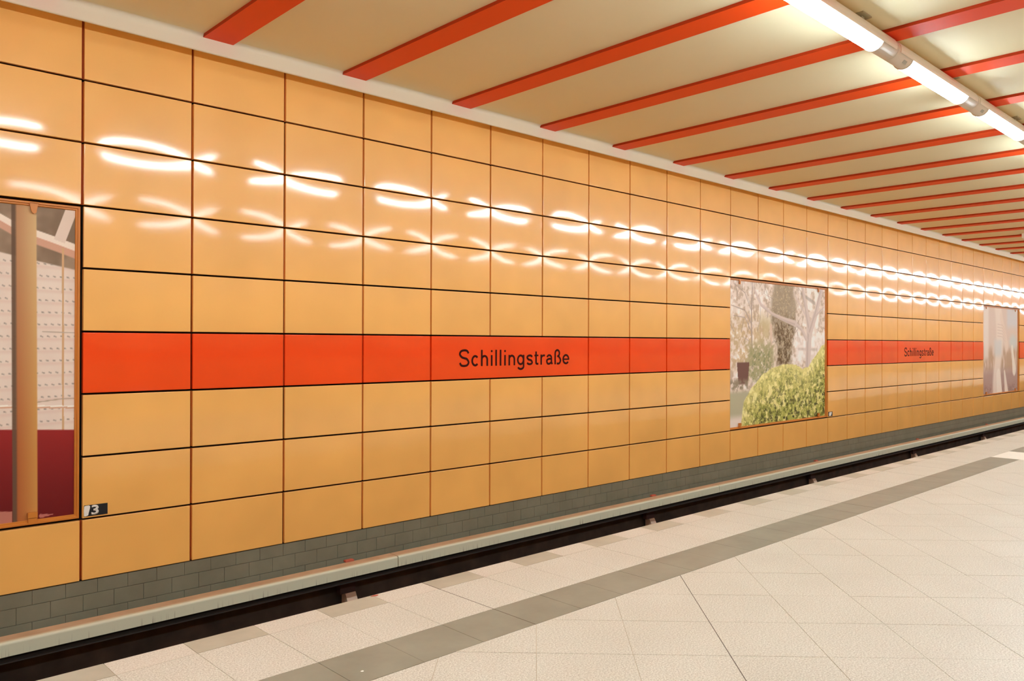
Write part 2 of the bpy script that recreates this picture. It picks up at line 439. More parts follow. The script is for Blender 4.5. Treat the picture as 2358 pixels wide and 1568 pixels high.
# ------------------------------------------------------------------ ceiling with red battens, cornice
ceil = obj('ceiling', fix_normals(MB().box(XL, XR, FAR_WALL_Y-0.2, 0.25, CEIL_Z, CEIL_Z+0.2).mesh('ceiling', M['cream'])), kind='structure')
bat = MB(); hw = 0.1455; rr = 0.003
prof = [(-hw, 0.035), (-hw, rr), (-hw+rr, 0), (hw-rr, 0), (hw, rr), (hw, 0.035)]
y0b, y1b = FAR_WALL_Y+0.18, CORN_Y-0.002
vv = [(x, y0b, z) for x, z in prof]+[(x, y1b, z) for x, z in prof]; kk = len(prof)
ff = [(i, (i+1) % kk, kk+(i+1) % kk, kk+i) for i in range(kk)]+[tuple(range(kk)), tuple(range(2*kk-1, kk-1, -1))]
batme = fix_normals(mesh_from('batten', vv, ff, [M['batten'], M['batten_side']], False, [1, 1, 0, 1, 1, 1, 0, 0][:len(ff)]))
restbat = MB()
for n in range(int((XL-1.1)/1.479), int((XR-1.3)/1.479)):
    xc = 0.9597+0.1455+1.479*n
    if -1 <= n <= 24: obj('batten', batme, ceil, (xc, 0, BAT_Z))
    else: restbat.box(xc-hw, xc+hw, y0b, y1b, BAT_Z, BAT_Z+0.033)
obj('batten_run', fix_normals(restbat.mesh('batten_run', M['batten'])), ceil, kind='stuff')
def cornice(name, ysurf, s):
    zb, zt = 4.3137, CEIL_Z; d = CORN_Y
    pr = [(d+0.028, zb+0.01), (d+0.022, zb+0.002), (d+0.014, zb), (d+0.006, zb+0.002), (d+0.001, zb+0.008), (d, zb+0.018), (d, zt-0.05)]
    for i in range(1, 7):
        a = i/6*math.pi/2; pr.append((d-0.030*(1-math.cos(a)), zt-0.05+0.050*math.sin(a)))
    pr += [(d+0.03, zt)]
    me = MB().extrude_x([(ysurf+s*y_, z) for y_, z in pr], XL, XR).mesh(name, M['trim']); fix_normals(me)
    me.polygons.foreach_set('use_smooth', [True]*len(me.polygons))
    bm = bmesh.new(); bm.from_mesh(me)
    for e in bm.edges:
        if len(e.link_faces) == 2 and e.link_faces[0].normal.angle(e.link_faces[1].normal, 0) > 0.7: e.smooth = False
    bm.to_mesh(me); bm.free()
    return me
t1 = obj('trim_1', cornice('trim_1', 0, 1), kind='structure'); t1['label'] = 'cream rounded cornice between orange panels and ceiling'

# ------------------------------------------------------------------ opposite side of the hall (out of view: it closes the room and shows in reflections)
wr = obj('wall_right', fix_normals(MB().box(XL, XR, FAR_WALL_Y-0.2, FAR_WALL_Y-0.07, TRACK_Z, 4.6).mesh('wall_right', M['joint'])), kind='structure')
cells = [[(k, r) for k in range(KL, KR) for r in range(9) if r != 5], [(k, 5) for k in range(KL, KR)]]
obj('panel_run', far_mesh(cells[0], 'o', FAR_WALL_Y, -1), wr, kind='stuff'); obj('red_panel_run', far_mesh(cells[1], 'r', FAR_WALL_Y, -1), wr, kind='stuff')
obj('trim_2', cornice('trim_2', FAR_WALL_Y, -1), kind='structure')
obj('wall_back', fix_normals(MB().box(XL-0.2, XL, FAR_WALL_Y-0.2, 0.25, -1.4, 4.7).mesh('wall_back', M['orange'])), kind='structure')
obj('wall_front', fix_normals(MB().box(XR, XR+0.2, FAR_WALL_Y-0.2, 0.25, -1.4, 4.7).mesh('wall_front', M['orange'])), kind='structure')

# ------------------------------------------------------------------ station name panels
def text_mesh(body, size, width, extrude, material, offset=0.0, name='lettering'):
    c = bpy.data.curves.new(name, 'FONT'); c.body = body; c.size = 1.0; c.extrude = 0.0; c.offset = offset; c.resolution_u = 4
    t = bpy.data.objects.new('tmp_text', c); COL.objects.link(t); bpy.context.view_layer.update()
    me = bpy.data.meshes.new_from_object(t.evaluated_get(bpy.context.evaluated_depsgraph_get()))
    COL.objects.unlink(t); bpy.data.objects.remove(t); me.name = name
    a = np.zeros(len(me.vertices)*3); me.vertices.foreach_get('co', a); a = a.reshape(-1, 3)
    lo, hi = a.min(0), a.max(0)
    sx = (width/(hi[0]-lo[0])) if width else size
    x = (a[:, 0]-(lo[0]+hi[0])/2)*sx; z = a[:, 1]*size
    out = np.stack([x, np.zeros(len(x)), z], 1); me.vertices.foreach_set('co', out.ravel())
    bm = bmesh.new(); bm.from_mesh(me)
    res = bmesh.ops.extrude_face_region(bm, geom=bm.faces[:])
    for v_ in [q for q in res['geom'] if isinstance(q, bmesh.types.BMVert)]: v_.co.y -= extrude
    bmesh.ops.recalc_face_normals(bm, faces=bm.faces); bm.to_mesh(me); bm.free()
    me.materials.clear(); me.materials.append(material); me.update(); return me

def spline(P, n=7):
    """Catmull-Rom through P"""
    P = [np.array(p, float) for p in P]; Q = [2*P[0]-P[1]]+P+[2*P[-1]-P[-2]]; out = []
    for i in range(1, len(Q)-2):
        for t in np.linspace(0, 1, n, endpoint=False):
            out.append(tuple(0.5*((2*Q[i])+(Q[i+1]-Q[i-1])*t+(2*Q[i-1]-5*Q[i]+4*Q[i+1]-Q[i+2])*t*t+(3*Q[i]-3*Q[i+1]+Q[i+2]-Q[i-1])*t**3)))
    return out+[tuple(P[-1])]
def ell(cx, cy, rx, ry, a0, a1, n=22):
    return [(cx+rx*math.cos(math.radians(a0+(a1-a0)*i/n)), cy+ry*math.sin(math.radians(a0+(a1-a0)*i/n))) for i in range(n+1)]
def ribbon(V, F, pts, wd, yf, yb):
    """stroke of width wd along pts in the XZ plane as a thin solid"""
    P = [np.array(p) for p in pts]; L, R = [], []
    for i, p in enumerate(P):
        d0 = P[i]-P[i-1] if i else P[1]-P[0]; d1 = P[i+1]-P[i] if i < len(P)-1 else d0
        d0 = d0/(np.linalg.norm(d0)+1e-9); d1 = d1/(np.linalg.norm(d1)+1e-9); d = d0+d1; d /= np.linalg.norm(d)+1e-9
        nn_ = np.array([-d[1], d[0]]); m_ = wd/2/max(0.5, float(nn_ @ np.array([-d0[1], d0[0]]))); L.append(p+nn_*m_); R.append(p-nn_*m_)
    n = len(V); k = len(P)
    for y_ in (yf, yb):
        V += [(q[0], y_, q[1]) for q in L]+[(q[0], y_, q[1]) for q in R]
    for i in range(k-1):
        F.append((n+i, n+i+1, n+k+i+1, n+k+i)[::-1])
        F.append((n+i, n+2*k+i, n+2*k+i+1, n+i+1)); F.append((n+k+i+1, n+3*k+i+1, n+3*k+i, n+k+i))
    F.append((n, n+k, n+3*k, n+2*k)); F.append((n+k-1, n+3*k-1, n+4*k-1, n+2*k-1))
def station_lettering():
    w_ = 0.0265; h = w_/2; xh, asc, cap, desc = 0.136, 0.203, 0.207, -0.062
    V, F = [], []
    def st(p, ww=w_): ribbon(V, F, p, ww, -0.0015, 0.0)
    def sshape(l, r, lo, hi):
        m = (lo+hi)/2; q = (hi-lo)/4; c = (l+r)/2; l2, r2 = l+h, r-h; t, b_ = hi-h, lo+h
        st(spline([(r2, hi-q*0.92), (c+(r2-c)*0.62, t-q*0.12), (c, t), (c-(c-l2)*0.72, t-q*0.22), (l2, m+q*0.88), (c-(c-l2)*0.55, m+q*0.22), (c, m), (c+(r2-c)*0.60, m-q*0.22), (r2, m-q*0.95), (c+(r2-c)*0.68, b_+q*0.18), (c, b_), (c-(c-l2)*0.66, b_+q*0.14), (l2, lo+q*0.95)]))
    sshape(4.187, 4.353, -0.007, 0.211)
    l, r = 4.385, 4.509; st(ell((l+r)/2, xh/2, (r-l)/2-h, xh/2-h+0.003, 42, 318))
    def arch(l, r):
        c = (l+h+r-h)/2; rx = (r-l)/2-h; ry = 0.045
        st([(l+h, xh-0.055)]+[(x, y_) for x, y_ in ell(c, xh-h-ry+0.003, rx, ry, 165, 0, 14)]+[(r-h, 0)])
    st([(4.543+h, 0), (4.543+h, asc)]); arch(4.543, 4.660)
    for l in (4.709, 4.939):
        st([(l+h, 0), (l+h, xh)]); st([(l+h, asc-0.030), (l+h, asc-0.004)])
    for l in (4.785, 4.861): st([(l+h, 0), (l+h, asc)])
    st([(5.014+h, 0), (5.014+h, xh)]); arch(5.014, 5.131)
    l, r = 5.168, 5.299; st(ell((l+r-0.004)/2, xh/2+0.002, (r-l)/2-h, xh/2-h+0.002, 0, 360, 26))
    st([(r-h, xh), (r-h, -0.012)]+ell((l+r)/2, -0.014, (r-l)/2-h, 0.036, -8, -158, 12))
    sshape(5.339, 5.457, -0.003, xh+0.003)
    l, r = 5.491, 5.560; c = l+0.026; st([(c, 0.178), (c, 0.03)]+ell(c+0.020, 0.030, 0.020, 0.017, 190, 275, 6)+[(r, 0.014)]); st([(l-0.004, xh-0.011), (r, xh-0.011)], 0.021)
    l, r = 5.601, 5.686; st([(l+h, 0), (l+h, xh)]); st([(l+h, xh-0.06)]+ell(l+h+0.052, xh-h-0.040, 0.052, 0.041, 165, 82, 8)+[(r, xh-0.013)])
    l, r = 5.712, 5.832; c = (l+r)/2
    st(ell(c-0.002, xh-0.046, (r-l)/2-h-0.004, 0.036, 165, 0, 12)+[(r-h-0.004, 0.03), (r-0.002, 0.004)])
    st(spline([(r-h-0.004, 0.074), (c, 0.077), (l+h+0.006, 0.064), (l+h, 0.040), (l+h+0.012, 0.016), (c-0.006, 0.010), (r-h-0.012, 0.028), (r-h-0.004, 0.05)]))
    l, r = 5.874, 6.006; st([(l+h, 0), (l+h, 0.150)]+ell(l+h+0.042, 0.150, 0.042, 0.045, 175, -40, 14)+[(l+0.062, 0.112)]); st(spline([(l+0.056, 0.114), (l+0.088, 0.104), (r-h, 0.062), (r-h-0.014, 0.022), (l+0.078, 0.010), (l+0.046, 0.012)]))
    l, r = 6.034, 6.171; c = (l+r)/2; st(ell(c, xh/2, (r-l)/2-h, xh/2-h+0.003, 0, 322)); st([(l+h, xh/2), (r-h+0.012, xh/2)], 0.020)
    V = [(x-5.17, y_, z) for x, y_, z in V]
    return fix_normals(mesh_from('lettering', V, F, M['letter']))
txt = station_lettering()
SIGN = {}
for k, lab in ((4, 'long red station name panel with dark lettering, left of the garden poster'),
               (19, 'long red station name panel further off, right of the garden poster')):
    x0, x1 = colx(k), colx(k+3); z1, z0 = ROWZ[5], ROWZ[6]
    e = empty('station_sign', ((x0+x1)/2, 0.0, (z0+z1)/2), lab, 'sign')
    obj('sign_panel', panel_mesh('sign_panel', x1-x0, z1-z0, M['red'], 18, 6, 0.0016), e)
    t_ = obj('lettering', txt, e, (0.0, -0.0028, 1.333-(z0+z1)/2)); t_['label'] = 'dark brown station name lettering'
    if k == 19: t_.scale = (0.985, 1, 1)

# ------------------------------------------------------------------ posters
def hnoise(x, y, seed=0):
    xi, yi = np.floor(x).astype(np.int64), np.floor(y).astype(np.int64); xf, yf = x-xi, y-yi
    def h(a, b_):
        n = (a*374761393+b_*668265263+seed*974634777) & 0x7fffffff
        n = ((n ^ (n >> 13))*1274126177) & 0x7fffffff
        return ((n ^ (n >> 16)) & 0xffff)/65535.0
    u, v_ = xf*xf*(3-2*xf), yf*yf*(3-2*yf)
    return (h(xi, yi)*(1-u)+h(xi+1, yi)*u)*(1-v_)+(h(xi, yi+1)*(1-u)+h(xi+1, yi+1)*u)*v_
def fbm(x, y, s, o=4, seed=0):
    a, t, r_ = 1.0, 0.0, 0.0
    for i in range(o): r_ = r_+a*hnoise(x*s*2**i, y*s*2**i, seed+i); t += a; a *= 0.55
    return r_/t
def C(r_, g_, b_): return np.array([r_, g_, b_], float)
def mixn(img, col, mk):
    mk = np.clip(mk, 0, 1)[..., None]; return img*(1-mk)+col*mk
def sm(a, b_, x):
    t = np.clip((x-a)/(b_-a+1e-9), 0, 1); return t*t*(3-2*t)
def seg(x, y, pts, w0, w1, soft=1.0):
    """mask of a tapering stroke through pts"""
    best = np.zeros_like(x); n = len(pts)-1
    for i in range(n):
        (ax, ay), (bx_, by) = pts[i], pts[i+1]; dx, dy = bx_-ax, by-ay
        t = np.clip(((x-ax)*dx+(y-ay)*dy)/(dx*dx+dy*dy+1e-9), 0, 1)
        d = np.hypot(x-ax-t*dx, y-ay-t*dy); ww = w0+(w1-w0)*(i+t)/n
        best = np.maximum(best, 1-sm(ww*0.5-soft*0.5, ww*0.5+soft*0.5, d))
    return best
def paint_garden(u, v_):
    """u to the right, v downwards, both 0..1; aspect 1.42"""
    X, Y_ = u*1.42, v_
    img = np.ones(u.shape+(3,))*C(222, 208, 196)
    n1 = fbm(X, Y_, 14, 4, 1); n2 = fbm(X, Y_, 42, 4, 2); n3 = fbm(X, Y_, 90, 3, 3)
    img = mixn(img, C(182, 162, 140), sm(0.42, 0.66, n2)*0.8)
    img = mixn(img, C(242, 234, 228), sm(0.50, 0.66, n1)*0.85)
    tw = (1-sm(0.0, 0.45, np.abs(u-0.15)*1.3))*sm(0.12, 0.35, v_)*(1-sm(0.55, 0.66, v_))
    img = mixn(img, C(196, 170, 128), tw*sm(0.3, 0.65, n2)*0.9)
    tw2 = (1-sm(0.0, 0.1, np.abs(u-0.33)-0.02))*sm(0.18, 0.3, v_)*(1-sm(0.42, 0.5, v_))
    img = mixn(img, C(190, 172, 128), tw2*sm(0.3, 0.6, n1)*0.8)
    for k_ in range(44):
        rn = random.Random(k_); sx = rn.uniform(0, 1.42); sy = rn.uniform(0.0, 0.5); an = rn.uniform(-2.6, -0.5); ln = rn.uniform(0.08, 0.24)
        mx, my = sx+ln*0.5*math.cos(an), sy+ln*0.5*math.sin(an); an2 = an+rn.uniform(-0.6, 0.6)
        img = mixn(img, C(150, 132, 120), seg(X, Y_, [(sx, sy), (mx, my), (mx+ln*0.5*math.cos(an2), my+ln*0.5*math.sin(an2))], 0.007, 0.002, 0.004)*0.65)
    # grey building details on the right
    img = mixn(img, C(150, 140, 130), seg(X, Y_, [(1.02, 0.05), (1.24, 0.115)], 0.022, 0.03, 0.014)*0.55)
    img = mixn(img, C(238, 232, 228), ((u > 0.66)*sm(0.36, 0.38, v_)*(1-sm(0.55, 0.57, v_)))*0.6)
    img = mixn(img, C(150, 135, 120), seg(X, Y_, [(0.98, 0.47), (1.28, 0.475)], 0.02, 0.02, 0.02)*0.35)
    # dark conifer
    wd = 0.105+0.03*np.sin(v_*9)+0.05*(n1-0.5)
    con = (1-sm(wd-0.03, wd+0.02, np.abs(u-0.53)))*(1-sm(0.56, 0.62, v_))
    img = mixn(img, C(150, 134, 110), con*0.85)
    img = mixn(img, C(96, 74, 48), con*sm(0.16, 0.36, v_)*sm(0.30, 0.62, n2)*0.95)
    img = mixn(img, C(196, 180, 146), con*sm(0.60, 0.72, n3)*0.7)
    img = mixn(img, C(212, 186, 170), seg(X, Y_, [(0.56, 0.30), (0.57, 0.60)], 0.03, 0.035, 0.01)*0.8)
    # thin tree on the left and its boughs
    for pts, a, b_ in (([(0.30, 0), (0.285, 0.25), (0.30, 0.6)], 0.012, 0.022), ([(0.29, 0.3), (0.2, 0.2), (0.02, 0.17)], 0.012, 0.005),
                       ([(0.285, 0.2), (0.2, 0.08), (0.05, 0.02)], 0.010, 0.004), ([(0.29, 0.35), (0.2, 0.25), (0.05, 0.24)], 0.008, 0.004)):
        img = mixn(img, C(165, 148, 136), seg(X, Y_, pts, a, b_, 0.006)*0.85)
    # the big pale tree on the right
    for pts, a, b_ in (([(1.13, 0.62), (1.14, 0.42), (1.16, 0.30)], 0.085, 0.085), ([(1.16, 0.32), (1.10, 0.16), (1.04, 0.0)], 0.075, 0.03),
                       ([(1.17, 0.33), (1.27, 0.18), (1.36, 0.0)], 0.075, 0.05), ([(1.11, 0.40), (1.03, 0.32), (0.9, 0.27), (0.72, 0.245), (0.58, 0.215), (0.42, 0.155), (0.36, 0.09), (0.28, 0.0)], 0.035, 0.018),
                       ([(1.08, 0.2), (0.98, 0.12), (0.9, 0.04)], 0.02, 0.01), ([(1.25, 0.22), (1.4, 0.14)], 0.02, 0.012), ([(0.93, 0.28), (0.80, 0.26), (0.66, 0.23)], 0.05, 0.02)):
        k_ = seg(X, Y_, pts, a, b_, 0.012); img = mixn(img, C(205, 190, 182), k_*0.95)
        sh = seg(X+0.014, Y_-0.004, pts, a*0.3, b_*0.3, 0.012); img = mixn(img, C(172, 155, 146), sh*k_*0.5)
    # planter, shrub, path
    img = mixn(img, C(165, 158, 118), (1-sm(0.09, 0.16, np.abs(u-0.29)+0.10*(n1-0.5)))*sm(0.38, 0.47, v_)*(1-sm(0.66, 0.72, v_))*sm(0.2, 0.5, n2))
    img = mixn(img, C(120, 126, 86), (1-sm(0.07, 0.14, np.abs(u-0.30)))*sm(0.44, 0.52, v_)*(1-sm(0.66, 0.72, v_))*sm(0.5, 0.7, n3)*0.8)
    img = mixn(img, C(112, 78, 68), (np.abs(u-0.125) < 0.058-0.10*(v_-0.56))*sm(0.555, 0.565, v_)*(1-sm(0.70, 0.72, v_))*1.0)
    img = mixn(img, C(140, 128, 105), (u < 0.17)*sm(0.66, 0.70, v_)*(1-sm(0.73, 0.76, v_))*sm(0.3, 0.6, n2)*0.9)
    img = mixn(img, C(176, 172, 142), (u < 0.3)*sm(0.74, 0.78, v_))
    img = mixn(img, C(222, 210, 198), (u < 0.14)*sm(0.90, 0.96, v_+0.0*u))
    # the clipped bush
    bx = np.array([0.0, 0.10, 0.13, 0.20, 0.30, 0.42, 0.55, 0.66, 0.74, 0.80, 0.88, 0.95, 1.0]); by = np.array([1.2, 1.02, 0.83, 0.74, 0.66, 0.60, 0.575, 0.585, 0.625, 0.60, 0.53, 0.455, 0.43])
    top = np.interp(u, bx, by)+0.03*(n1-0.5)
    bush = sm(-0.004, 0.008, v_-top); dep = np.clip((v_-top)/0.40, 0, 1)
    bc = C(214, 205, 132)*(1-dep[..., None])+C(164, 166, 78)*dep[..., None]
    img = img*(1-bush[..., None])+bc*bush[..., None]
    img = mixn(img, C(236, 226, 160), bush*sm(0.50, 0.64, fbm(X, Y_, 24, 3, 19))*(1-0.35*dep))
    img = mixn(img, C(112, 116, 44), bush*sm(0.50, 0.64, fbm(X, Y_, 32, 3, 9))*(0.18+0.82*dep))
    img = mixn(img, C(70, 68, 30), bush*sm(0.54, 0.66, fbm(X, Y_, 40, 3, 12))*dep)
    img = mixn(img, C(232, 226, 150), bush*sm(0.62, 0.75, n3)*0.8)
    return img
def paint_facade(X, Z, px, py):
    """near poster: white shingled facade behind a brown column; px, py follow the strip seen beside the wall joint"""
    n1 = fbm(X, Z, 5, 3, 21); n2 = fbm(X, Z, 30, 3, 22)
    img = np.ones(X.shape+(3,))*C(122, 102, 82); img = mixn(img, C(150, 128, 106), sm(0.3, 0.7, n1))
    # shingles
    edge_y = 597+0.24*(px-70)*(px > -400)+0*py
    tile = sm(-2, 2, py-edge_y)
    sc = C(222, 208, 194)-C(10, 12, 12)*n1[..., None]
    img = img*(1-tile[..., None])+sc*tile[..., None]
    sl = np.clip((790-py)/900, -0.3, 0.35); row = (py-edge_y*0-(px)*sl*0.45)/29.3; fr = row-np.floor(row)
    colp = (px+9*np.floor(row))/15.5; cf = colp-np.floor(colp)
    dash = (1-sm(0.03, 0.085, np.abs(fr-0.45-0.16*(cf-0.35)+0.05*n2)))*sm(0.0, 0.15, cf)*(1-sm(0.35, 0.62, cf))
    img = mixn(img, C(140, 128, 116), tile*dash*0.8)
    img = mixn(img, C(206, 178, 164), tile*sm(0.5, 0.62, fr)*(1-sm(0.62, 0.95, fr))*0.45)
    # curved white beam and its pinkish underside, slanting strut
    by = 505+0.0016*(px+20)**2*(px > -20)+0.28*(px)*1.0
    by = np.interp(px, [-300, 0, 26, 85, 130, 175, 200], [440, 498, 513, 537, 553, 570, 582])
    img = mixn(img, C(196, 152, 128), sm(-1, 1, py-by)*(1-sm(25, 28, py-by)))
    img = mixn(img, C(226, 212, 196), sm(-8, -6, py-by)*(1-sm(8, 10, py-by)))
    img = mixn(img, C(214, 196, 180), seg(px, py, [(170, 470), (135, 560)], 27, 27, 2)*(py < by))
    # thin poles and rails
    img = mixn(img, C(196, 160, 120), (np.abs(px-145-0.0*py) < 2.4)*sm(571, 573, py)*(1-sm(989, 991, py)))
    img = mixn(img, C(200, 160, 132), (np.abs(py-938.5) < 2.0)*tile); img = mixn(img, C(236, 226, 214), (np.abs(py-935) < 1.6)*tile)
    img = mixn(img, C(176, 160, 142), seg(px, py, [(98, 764), (176, 766)], 2.2, 2.2, 1)*tile)
    img = mixn(img, C(176, 156, 134), seg(px, py, [(86, 926), (143, 918), (176, 917)], 2.6, 2.6, 1)*tile)
    # dark red lower zone
    red = sm(988, 991, py)
    rc = C(140, 32, 30)*(1-np.clip((py-990)/200, 0, 1)[..., None])+C(96, 14, 16)*np.clip((py-990)/200, 0, 1)[..., None]
    img = img*(1-red[..., None])+rc*red[..., None]
    img = mixn(img, C(176, 112, 96), (px < 28)*sm(1177, 1179, py)); img = mixn(img, C(180, 110, 98), seg(px, py, [(94, 1188), (122, 1184)], 9, 1, 1))
    # column
    cx = px-0.004*(py-500)
    t = np.clip((cx-34)/50, 0, 1)
    cc = C(170, 124, 88)*(1-t[..., None])+C(200, 170, 122)*t[..., None]
    warm = np.clip((py-550)/500, 0, 1)[..., None]; cc = cc*(1-warm)+(C(160, 88, 46)*(1-t[..., None])+C(190, 138, 70)*t[..., None])*warm
    cm = sm(30, 38, cx)*(1-sm(82, 86, cx)); img = img*(1-cm[..., None])+cc*cm[..., None]
    img = mixn(img, C(96, 74, 56), sm(24, 28, cx)*(1-sm(33, 40, cx))*0.95)
    return img
def paint_ice(u, v_):
    X, Y_ = u*1.42, v_
    n1 = fbm(X, Y_*0.5, 12, 4, 31); n2 = fbm(X, Y_, 40, 3, 33)
    img = np.ones(u.shape+(3,))*C(206, 186, 172)
    img = mixn(img, C(176, 146, 118), sm(0.40, 0.55, v_)*(1-sm(0.70, 0.8, v_))*sm(0.3, 0.6, n1)*0.9)
    img = mixn(img, C(168, 140, 130), sm(0.66, 0.80, v_)); img = mixn(img, C(146, 112, 100), sm(0.85, 1.0, v_)*sm(0.4, 0.7, n2))
    img = mixn(img, C(196, 196, 198), (1-sm(0.10, 0.2, np.abs(u-0.83)))*(1-sm(0.16, 0.28, v_))*0.85)
    img = mixn(img, C(222, 212, 202), (1-sm(0.03, 0.10, np.abs(u-0.10)))*(1-sm(0.55, 0.66, v_))*0.8)
    img = mixn(img, C(220, 204, 190), (1-sm(0.06, 0.13, np.abs(u-0.42-0.05*np.sin(v_*5))))*0.95)
    img = mixn(img, C(196, 196, 194), (1-sm(0.06, 0.15, np.abs(u-0.42)))*sm(0.33, 0.42, v_)*(1-sm(0.52, 0.62, v_))*0.8)
    img = mixn(img, C(216, 196, 180), seg(X, Y_, [(0.72, 0.10), (0.86, 0.30), (0.95, 0.45)], 0.10, 0.14, 0.06)*0.9)
    img = mixn(img, C(190, 196, 192), (1-sm(0.05, 0.16, np.hypot(u-0.86, (v_-0.40)*1.2)))*0.8)
    img = mixn(img, C(222, 214, 200), seg(X, Y_, [(1.18, 0.46), (1.27, 0.74)], 0.05, 0.15, 0.03)*0.9)
    img = mixn(img, C(226, 214, 200), seg(X, Y_, [(0.62, 0.80), (0.66, 1.0)], 0.17, 0.20, 0.03)); img = mixn(img, C(222, 208, 194), seg(X, Y_, [(0.86, 0.76), (0.94, 1.0)], 0.05, 0.14, 0.03))
    for k_ in range(5): img = mixn(img, C(184, 162, 148), seg(X, Y_, [(0.58, 0.19+k_*0.035), (0.78, 0.20+k_*0.035), (0.90, 0.26+k_*0.035)], 0.008, 0.004, 0.01)*0.6)
    return img
def srgb2lin(c):
    c = np.clip(c/255.0, 0, 1); return np.where(c <= 0.04045, c/12.92, ((c+0.055)/1.055)**2.4)

def print_mesh(name, x0, xs, z0, z1, nz, painter):
    zs = np.linspace(z0, z1, nz+1); XX, ZZ = np.meshgrid(xs, zs); nx = len(xs)
    me = bpy.data.meshes.new(name); nv = XX.size
    co = np.stack([XX.ravel()-x0, np.zeros(nv), ZZ.ravel()], 1)
    i = np.arange(nx-1)[None, :]+np.arange(nz)[:, None]*nx
    q = np.stack([i, i+1, i+1+nx, i+nx], -1).reshape(-1, 4)
    me.vertices.add(nv); me.vertices.foreach_set('co', co.astype(np.float32).ravel())
    me.loops.add(q.size); me.loops.foreach_set('vertex_index', q.ravel().astype(np.int32))
    me.polygons.add(len(q)); me.polygons.foreach_set('loop_start', np.arange(0, q.size, 4, dtype=np.int32)); me.polygons.foreach_set('loop_total', np.full(len(q), 4, np.int32))
    me.update(calc_edges=True); me.validate()
    img = painter(XX, ZZ)
    rgba = np.ones((nv, 4), np.float32); rgba[:, :3] = np.minimum(srgb2lin(img.reshape(-1, 3))*PRINT_GAIN, 0.97)
    a = me.color_attributes.new('ink', 'FLOAT_COLOR', 'POINT'); a.data.foreach_set('color', rgba.ravel())
    me.materials.append(M['print']); return me
PRINT_GAIN = 1.22
def billboard(k, label, painter, nx, nz, near=False):
    x0, x1 = colx(k), colx(k+4); z1, z0 = ROWZ[3], ROWZ[8]
    cx = (x0+x1)/2; e = empty('billboard', (cx, 0, z0), label, 'poster')
    ox0, ox1, oz0, oz1 = x0-cx+0.010, x1-cx-0.010, 0.010, z1-z0-0.010
    fw, fy, bk = 0.036, 0.020, 0.074
    V, F = [], []
    def ring(a, yy):
        n = len(V); V.extend([(ox0+a, yy, oz0+a), (ox1-a, yy, oz0+a), (ox1-a, yy, oz1-a), (ox0+a, yy, oz1-a)]); return n
    rs = [ring(0, bk), ring(0, fy+0.004), ring(0.004, fy), ring(0.016, fy), ring(0.022, fy+0.012), ring(fw-0.006, fy+0.012), ring(fw, fy+0.020), ring(fw, bk)]
    for a, c in zip(rs[:-1], rs[1:]):
        for i in range(4): F.append((a+i, a+(i+1) % 4, c+(i+1) % 4, c+i))
    for i in range(4): F.append((rs[-1]+i, rs[-1]+(i+1) % 4, rs[0]+(i+1) % 4, rs[0]+i))
    obj('frame', fix_normals(mesh_from('frame', V, F, M['frame'])), e)
    px0, px1, pz0, pz1 = ox0+fw-0.004, ox1-fw+0.004, oz0+fw-0.004, oz1-fw+0.004
    xs = np.linspace(px0, px1, nx+1)
    if near: xs = np.unique(np.concatenate([np.linspace(px0, px1-0.68, 60), np.linspace(px1-0.68, px1, 200)]))
    me = print_mesh('print', 0, xs, pz0, pz1, nz, lambda X, Z: painter(X, Z, px0, px1, pz0, pz1, cx, z0))
    o_ = obj('print', me, e, (0, fy+0.026, 0))
    obj('backing', fix_normals(MB().box(px0, px1, fy+0.028, bk, pz0, pz1).mesh('backing', M['joint'])), e)
    cm = bpy.data.meshes.get('clip_top')
    if cm is None:
        t = [(-0.034, 0.0), (-0.030, -0.03), (-0.016, -0.082), (0.0, -0.092), (0.016, -0.082), (0.026, -0.03), (0.034, 0.0)]
        Vv = [(x, -0.016, z) for x, z in t]+[(x, 0.0, z) for x, z in t]; n = len(t)
        fix_normals(mesh_from('clip_top', Vv, [tuple(range(n)), tuple(range(2*n-1, n-1, -1))]+[(i, (i+1) % n, n+(i+1) % n, n+i) for i in range(n)], M['frame']))
        b_ = MB().box(-0.032, 0.032, -0.018, 0, 0.0, 0.042).box(-0.034, 0.034, -0.024, 0, 0.046, 0.092).box(-0.005, 0.005, -0.0185, -0.017, 0.015, 0.028)
        fix_normals(b_.mesh('clip_bottom', M['frame']))
    for cxx in (ox0+0.35, ox1-0.35):
        obj('clip', bpy.data.meshes['clip_top'], e, (cxx, fy+0.016, oz1-0.008))
        obj('clip', bpy.data.meshes['clip_bottom'], e, (cxx, fy+0.016, oz0+0.010))
    return e
def p_garden(X, Z, a, b_, c, d, cx, z0): return paint_garden((X-a)/(b_-a), 1-(Z-c)/(d-c))
def p_ice(X, Z, a, b_, c, d, cx, z0): return paint_ice((X-a)/(b_-a), 1-(Z-c)/(d-c))
def p_fac(X, Z, a, b_, c, d, cx, z0):
    P = np.stack([(X+cx).ravel(), np.full(X.size, 0.046), (Z+z0).ravel()], 1); px, py, _ = project(P)
    return paint_facade(X, Z, px.reshape(X.shape), py.reshape(X.shape))
billboard(-4, 'large poster of a white shingled facade behind a brown column, cut by the left edge', p_fac, 300, 380, True)
billboard(11, 'large garden poster with a clipped yellow-green bush and bare pale tree', p_garden, 300, 340)
billboard(26, 'small-looking far poster with whitish columns on mauve ground, near the right edge', p_ice, 140, 200)

